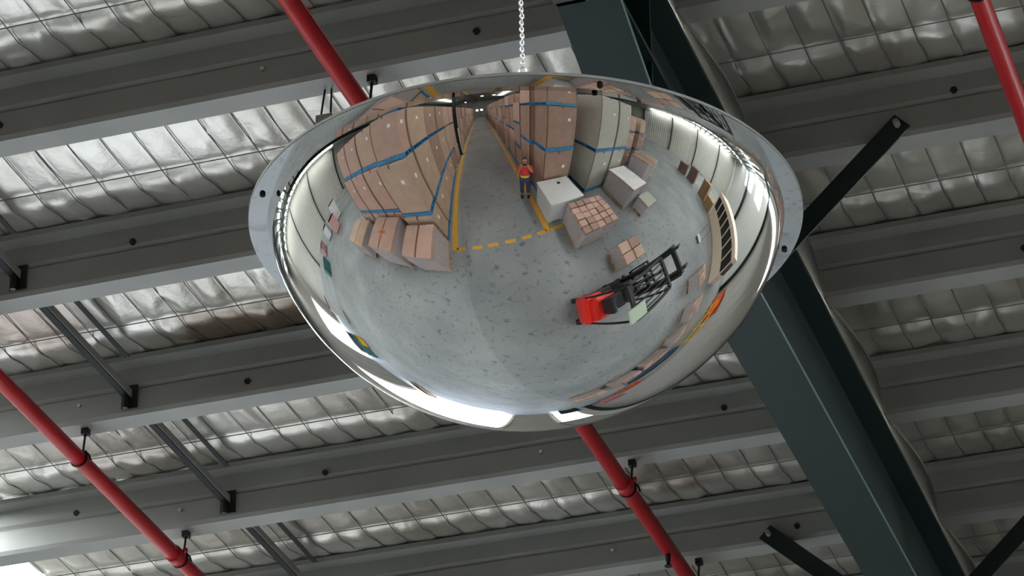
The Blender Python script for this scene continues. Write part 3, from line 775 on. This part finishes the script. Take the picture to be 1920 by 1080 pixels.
for i, (x, y, n, r) in enumerate(((13.4, 7.3, 12, 0.5), (12.0, 8.2, 7, 0.5), (15.0, 5.2, 12, 0.3), (15.6, 3.6, 9, 0.2))):
    for k in range(n):
        pallet(x-0.6, x+0.6, y-0.6, y+0.6, k*0.145, 'bare timber pallet in the %s pile by the right wall' % ['second', 'nearest', 'third', 'farthest'][i], m_wood if i < 2 else m_card3, 'bare timber pallets in %s pile' % ['second', 'nearest', 'third', 'farthest'][i], parts=(k == n-1 and i < 2), rot=r)
t = thing('hand_trolley', 'small white and grey hand trolley on the open floor', 'trolley', (6.6, 7.3, 0), 0.6)
MB().box(-0.2, 0.2, -0.3, 0.3, 0.12, 0.16).obj('deck', m_white, t)
MB().tube([(0.18, -0.25, 0.16), (0.25, -0.25, 0.95), (0.25, 0.25, 0.95), (0.18, 0.25, 0.16)], 0.015, 8).obj('handle', m_fgrey, t)
for a, b in ((-.15, -.22), (-.15, .22), (.15, -.22), (.15, .22)): MB().tube([(a, b-0.02, 0.06), (a, b+0.02, 0.06)], 0.06, 12).obj('wheel', m_rub, t)
# columns on the right and left walls
colm = MB().box(-0.15, 0.15, -0.11, 0.11, 0, 9.0).mesh('wall_column', m_teal_d)
for i, (x, y) in enumerate([(XR-0.25, v) for v in (-8, -1, 5.3, 11.5)] + [(XL+0.25, v) for v in (-6, 2, 10)]):
    o = bpy.data.objects.new('wall_column', colm); COL.objects.link(o); o.location = (x, y, 0)
    tag(o, 'dark steel column against the %s wall' % ('right' if i < 4 else 'left'), 'column', 'columns on the %s wall' % ('right' if i < 4 else 'left'))

# lower right: row of mixed loads, rail, beams
spots = [(4.1, 8.3, 0.75, m_card2, 0.5), (3.15, 9.75, 0.7, m_card, 0.7), (1.95, 10.45, 0.8, m_card3, 0.35), (0.75, 10.75, 0.6, m_card2, 0.15), (-0.4, 10.85, 0.65, m_pink, 0.05), (-1.6, 11.0, 0.55, m_wood, 0.0)]
sl = ['wrapped brown load right of the forklift', 'second mixed carton load below the forklift', 'dark carton load in the middle of the lower right row', 'pinkish carton load in the lower right row', 'pink bag load in the lower right row', 'timber coloured load at the left end of the lower right row']
for (x, y, h, m, r), lab in zip(spots, sl):
    wrapped(x-0.5, x+0.5, y-0.45, y+0.45, h, m, lab, r, top_cartons=3)
t = thing('guard_rail', 'yellow steel guard rail on posts near the front wall', 'rail', (0, 0, 0))
for a, b in (((5.6, 15.6), (2.4, 13.9)),):
    for zz in (0.45, 0.95): MB().bar((a[0], a[1], zz), (b[0], b[1], zz), 0.07, 0.14).obj('rail', m_yellow, t)
    for f in (0, .33, .66, 1): MB().box(a[0]+(b[0]-a[0])*f-0.06, a[0]+(b[0]-a[0])*f+0.06, a[1]+(b[1]-a[1])*f-0.06, a[1]+(b[1]-a[1])*f+0.06, 0, 1.05).obj('post', m_yellow, t)
def crate(x, y, s, h, m, label, rot=0, name='crate', cat='crate'):
    t = thing(name, label, cat, (x, y, 0), rot)
    MB().bbox(-s[0]/2, s[0]/2, -s[1]/2, s[1]/2, 0.08, h, 0.03).obj('body', m, t)
    MB().bbox(-s[0]/2-0.03, s[0]/2+0.03, -s[1]/2-0.03, s[1]/2+0.03, h-0.08, h, 0.02).obj('rim', m, t)
    for sx_ in (-1, 1): MB().box(sx_*s[0]/2*0.8-0.05, sx_*s[0]/2*0.8+0.05, -s[1]/2, s[1]/2, 0, 0.08).obj('runner', m_black, t)
    return t
crate(5.7, 16.6, (1.6, 1.0), 1.3, m_orange, 'orange bin beside the yellow guard rail', 0.3)
crate(0.7, 13.0, (2.6, 0.5), 0.5, mat('blue_steel', rgb(70,96,120), 0.5, 0.0, 0.1), 'long blue steel stillage lying near the front wall', 0.3, 'stillage', 'stillage')
crate(-0.6, 15.4, (0.9, 0.4), 0.5, m_orange, 'small orange box by the front wall')
crate(-1.7, 16.4, (0.9, 0.6), 0.9, mat('rose_bin', rgb(214,130,134), 0.5), 'rose red bin by the front wall')
crate(-3.47, 16.2, (0.7, 0.5), 1.0, m_teal_d, 'dark green bin by the narrow front door')
# left side: clutter near the left wall and doors
for i, (x, y, s, h, m, lab) in enumerate([(-15.2, 1.6, (1.1, 1.1), 1.3, m_pink, 'pink and white sack load at the left, behind the wrapped loads'), (-16.9, 0.2, (1.2, 1.2), 1.8, m_whitep, 'white wrapped tall load near the left wall'),
     (-18.0, 2.9, (1.2, 1.0), 1.2, m_whitep, 'white wrapped low load near the left wall'), (-19.2, 5.4, (1.4, 0.8), 0.9, m_pink, 'pink sack load near the left wall'), (-16.6, 6.6, (1.6, 0.6), 0.8, m_tealbin, 'teal bin near the left wall'),
     (-14.6, 10.6, (1.2, 1.2), 1.9, m_whitep, 'tall white wrapped load before the left door'), (-12.6, 12.4, (1.6, 0.7), 1.0, m_tealbin, 'teal bin before the front wall at left'), (-12.2, 11.4, (0.7, 0.5), 0.7, m_yellow, 'yellow box before the front wall at left'),
     (-14.8, 14.2, (1.8, 0.8), 1.1, m_fgrey, 'dark grey machine case before the front wall'), (-9.5, 14.6, (3.2, 0.5), 0.35, m_wood, 'long timber bundle by the big door')]):
    crate(x, y, s, h, m, lab, 0.2*i, 'load' if m in (m_pink, m_whitep, m_wood) else 'bin', 'load' if m in (m_pink, m_whitep, m_wood) else 'bin')

# lamps hanging down the aisle; those close behind the camera are unseen added fill
for i, (x, y) in enumerate(((-1.2, -2.5), (-1.2, -8), (-1.2, -14), (-0.7, -21.5), (1.4, -21.5), (-4.9, -33))):
    t = thing('hanging_lamp', 'bright hanging lamp over the aisle, %s %s' % (['added fill nearest the', 'added fill second behind the', 'added fill third behind the', 'lit seen over the', 'right one seen over the', 'far left one beyond the'][i], ['photographer', 'photographer', 'photographer', 'aisle', 'right stacks', 'left stacks'][i]), 'lamp', (x, y, 8.1), 0, 'lamps over the aisle')
    MB().lathe([(0.05, 0.35), (0.12, 0.3), (0.26, 0.0), (0.27, 0.0), (0.14, 0.33), (0.05, 0.38)], 24, close=True).obj('shade', m_galv, t, smooth=True)
    MB().lathe([(0.001, 0.0), (0.24, 0.0), (0.24, 0.03), (0.001, 0.03)], 24).obj('diffuser', m_lamp, t)
    MB().tube([(0, 0, 0.36), (0, 0, 1.1)], 0.008, 6).obj('rod', m_galv, t)

for i, (x, nm) in enumerate(((-2.3, 'left'), (-0.7, 'right'))):
    o = tag(MB().box(x-0.35, x+0.35, YB+0.06, YB+0.09, 3.4, 4.1).obj('window_%d' % (20+i), m_skyl), kind='structure')
# small bracket hanging on two wires from the first purlin
t = thing('hanging_bracket', 'small grey bracket on two wires just left of the mirror top edge', 'bracket', (-4.17, 10.66, 8.86))
MB().bbox(-0.035, 0.035, -0.015, 0.015, -0.02, 0.02, 0.005).obj('plate', m_galv, t)
for x in (-0.015, 0.025): MB().tube([(x, 0, 0.03), (x*0.7+0.01, 0, 0.14)], 0.004, 6).obj('wire', m_strut, t)

# ------------------------------------------------------------------ photographer
def skin(name, verts, edges, rad, m, parent, root=0, sub=2):
    me = bpy.data.meshes.new(name); me.from_pydata(verts, edges, []); me.materials.append(m)
    o = bpy.data.objects.new(name, me); COL.objects.link(o); o.parent = parent
    sk = o.modifiers.new('skin', 'SKIN'); sk.use_smooth_shade = True
    for i, r in enumerate(rad):
        sv = me.skin_vertices[0].data[i]; sv.radius = r if isinstance(r, tuple) else (r, r); sv.use_root = (i == root)
    ss = o.modifiers.new('sub', 'SUBSURF'); ss.levels = sub; ss.render_levels = sub
    return o
m_skin = mat('skin', rgb(190,140,115), 0.5)
m_hiv = mat('red_hivis_fabric', rgb(214,62,52), 0.7)
m_hivy = mat('yellow_hivis_fabric', rgb(232,206,70), 0.7)
m_navy = mat('navy_fabric', rgb(58,64,98), 0.8)
m_hair = mat('dark_hair', rgb(46,34,32), 0.7)
per = thing('person', 'person in red and yellow shirt and navy trousers holding up a phone beside the aisle', 'person', (0.096, -0.292, -0.0), ps_)
V = [(0,0,0.95),(0,0.0,1.12),(0,-0.01,1.28),(0,-0.01,1.42),(0,0.0,1.5),(0,0.02,1.58),(0,0.035,1.66),(0,0.03,1.75),
     (0.17,0,1.40),(0.24,0.08,1.20),(0.12,0.19,1.49),(0.085,0.205,1.57),
     (-0.17,0,1.40),(-0.24,0.08,1.20),(-0.12,0.19,1.49),(-0.085,0.205,1.57),
     (0.10,0,0.88),(0.11,0.02,0.48),(0.115,-0.01,0.09),(0.125,0.14,0.04),
     (-0.10,0,0.88),(-0.11,0.02,0.48),(-0.115,-0.01,0.09),(-0.125,0.14,0.04)]
Eg = [(0,1),(1,2),(2,3),(3,4),(4,5),(5,6),(6,7),(3,8),(8,9),(9,10),(10,11),(3,12),(12,13),(13,14),(14,15),(0,16),(16,17),(17,18),(18,19),(0,20),(20,21),(21,22),(22,23)]
Rd = [(0.15,0.11),(0.14,0.10),(0.155,0.11),(0.14,0.10),0.055,0.06,0.085,0.07,0.06,0.046,0.036,0.026,0.06,0.046,0.036,0.026,0.085,0.06,0.045,0.035,0.085,0.06,0.045,0.035]
skin('body', V, Eg, Rd, m_skin, per)
# shirt and trousers follow the body a little outside it
SV = [0,1,2,3,8,9,12,13]; idx = {v: i for i, v in enumerate(SV)}
sv = [V[v] for v in SV] + [(0.215,0.10,1.27), (-0.215,0.10,1.27)]
se = [(0,1),(1,2),(2,3),(3,4),(4,5),(3,6),(6,7),(5,8),(7,9)]
skin('shirt', sv, se, [(0.165,0.125),(0.17,0.125),(0.18,0.13),(0.16,0.115),0.078,0.064,0.078,0.064,0.06,0.06], m_hiv, per)
skin('shirt_band', [(0,0,0.93),(0,0,1.02),(0,0,1.1)], [(0,1),(1,2)], [(0.172,0.132),(0.178,0.134),(0.178,0.132)], m_hivy, per)
skin('trousers', [V[0], V[16], V[17], (0.114,0.0,0.14), V[20], V[21], (-0.114,0.0,0.14)], [(0,1),(1,2),(2,3),(0,4),(4,5),(5,6)], [(0.165,0.125),0.105,0.078,0.068,0.105,0.078,0.068], m_navy, per)
for s in (-1, 1):
    MB().bbox(s*0.118-0.05, s*0.118+0.05, -0.07, 0.2, 0.0, 0.1, 0.035).obj('boot', m_black, per)
    # fingers around the phone edge
    for i in range(4):
        z = 1.57+i*0.022
        skin('finger', [(s*0.083,0.215,z+0.004),(s*0.092,0.245,z+0.006),(s*0.086,0.272,z+0.008),(s*0.07,0.278,z+0.008)], [(0,1),(1,2),(2,3)], [0.010,0.0095,0.009,0.007][:4], m_skin, per, sub=1)
    skin('thumb', [(s*0.08,0.21,1.575),(s*0.066,0.232,1.60),(s*0.05,0.236,1.62)], [(0,1),(1,2)], [0.012,0.011,0.009], m_skin, per, sub=1)
skin('hair', [(0,-0.02,1.62),(0,-0.01,1.72),(0,0.02,1.775)], [(0,1),(1,2)], [(0.07,0.06),(0.088,0.085),(0.06,0.06)], m_hair, per)
for s in (-1, 1): MB().lathe([(0.0001,-0.012),(0.009,-0.008),(0.012,0),(0.009,0.008),(0.0001,0.012)], 12, (s*0.033, 0.112, 1.675)).obj('eye', m_black, per, smooth=True)
skin('nose', [(0,0.105,1.675),(0,0.128,1.645)], [(0,1)], [0.01,0.014], m_skin, per, sub=1)
MB().bbox(-0.025, 0.025, 0.105, 0.118, 1.612, 1.622, 0.003).obj('mouth', mat('lips', rgb(150,84,78), 0.5), per)
ph = thing('phone', 'dark mobile phone held up by the person in red', 'phone', (0.096-0.2547*math.sin(ps_)*1.0, -0.292+0.2547*math.cos(ps_), 1.63), ps_)
MB().bbox(-0.075, 0.075, -0.004, 0.004, -0.037, 0.037, 0.003).obj('case', m_black, ph)
MB().lathe([(0.0001,0),(0.006,0),(0.006,0.003),(0.0001,0.003)], 16).obj('lens', m_glass, ph).rotation_euler = (-PI/2, 0, 0)
ph.rotation_euler = (pi_, 0, ps_)
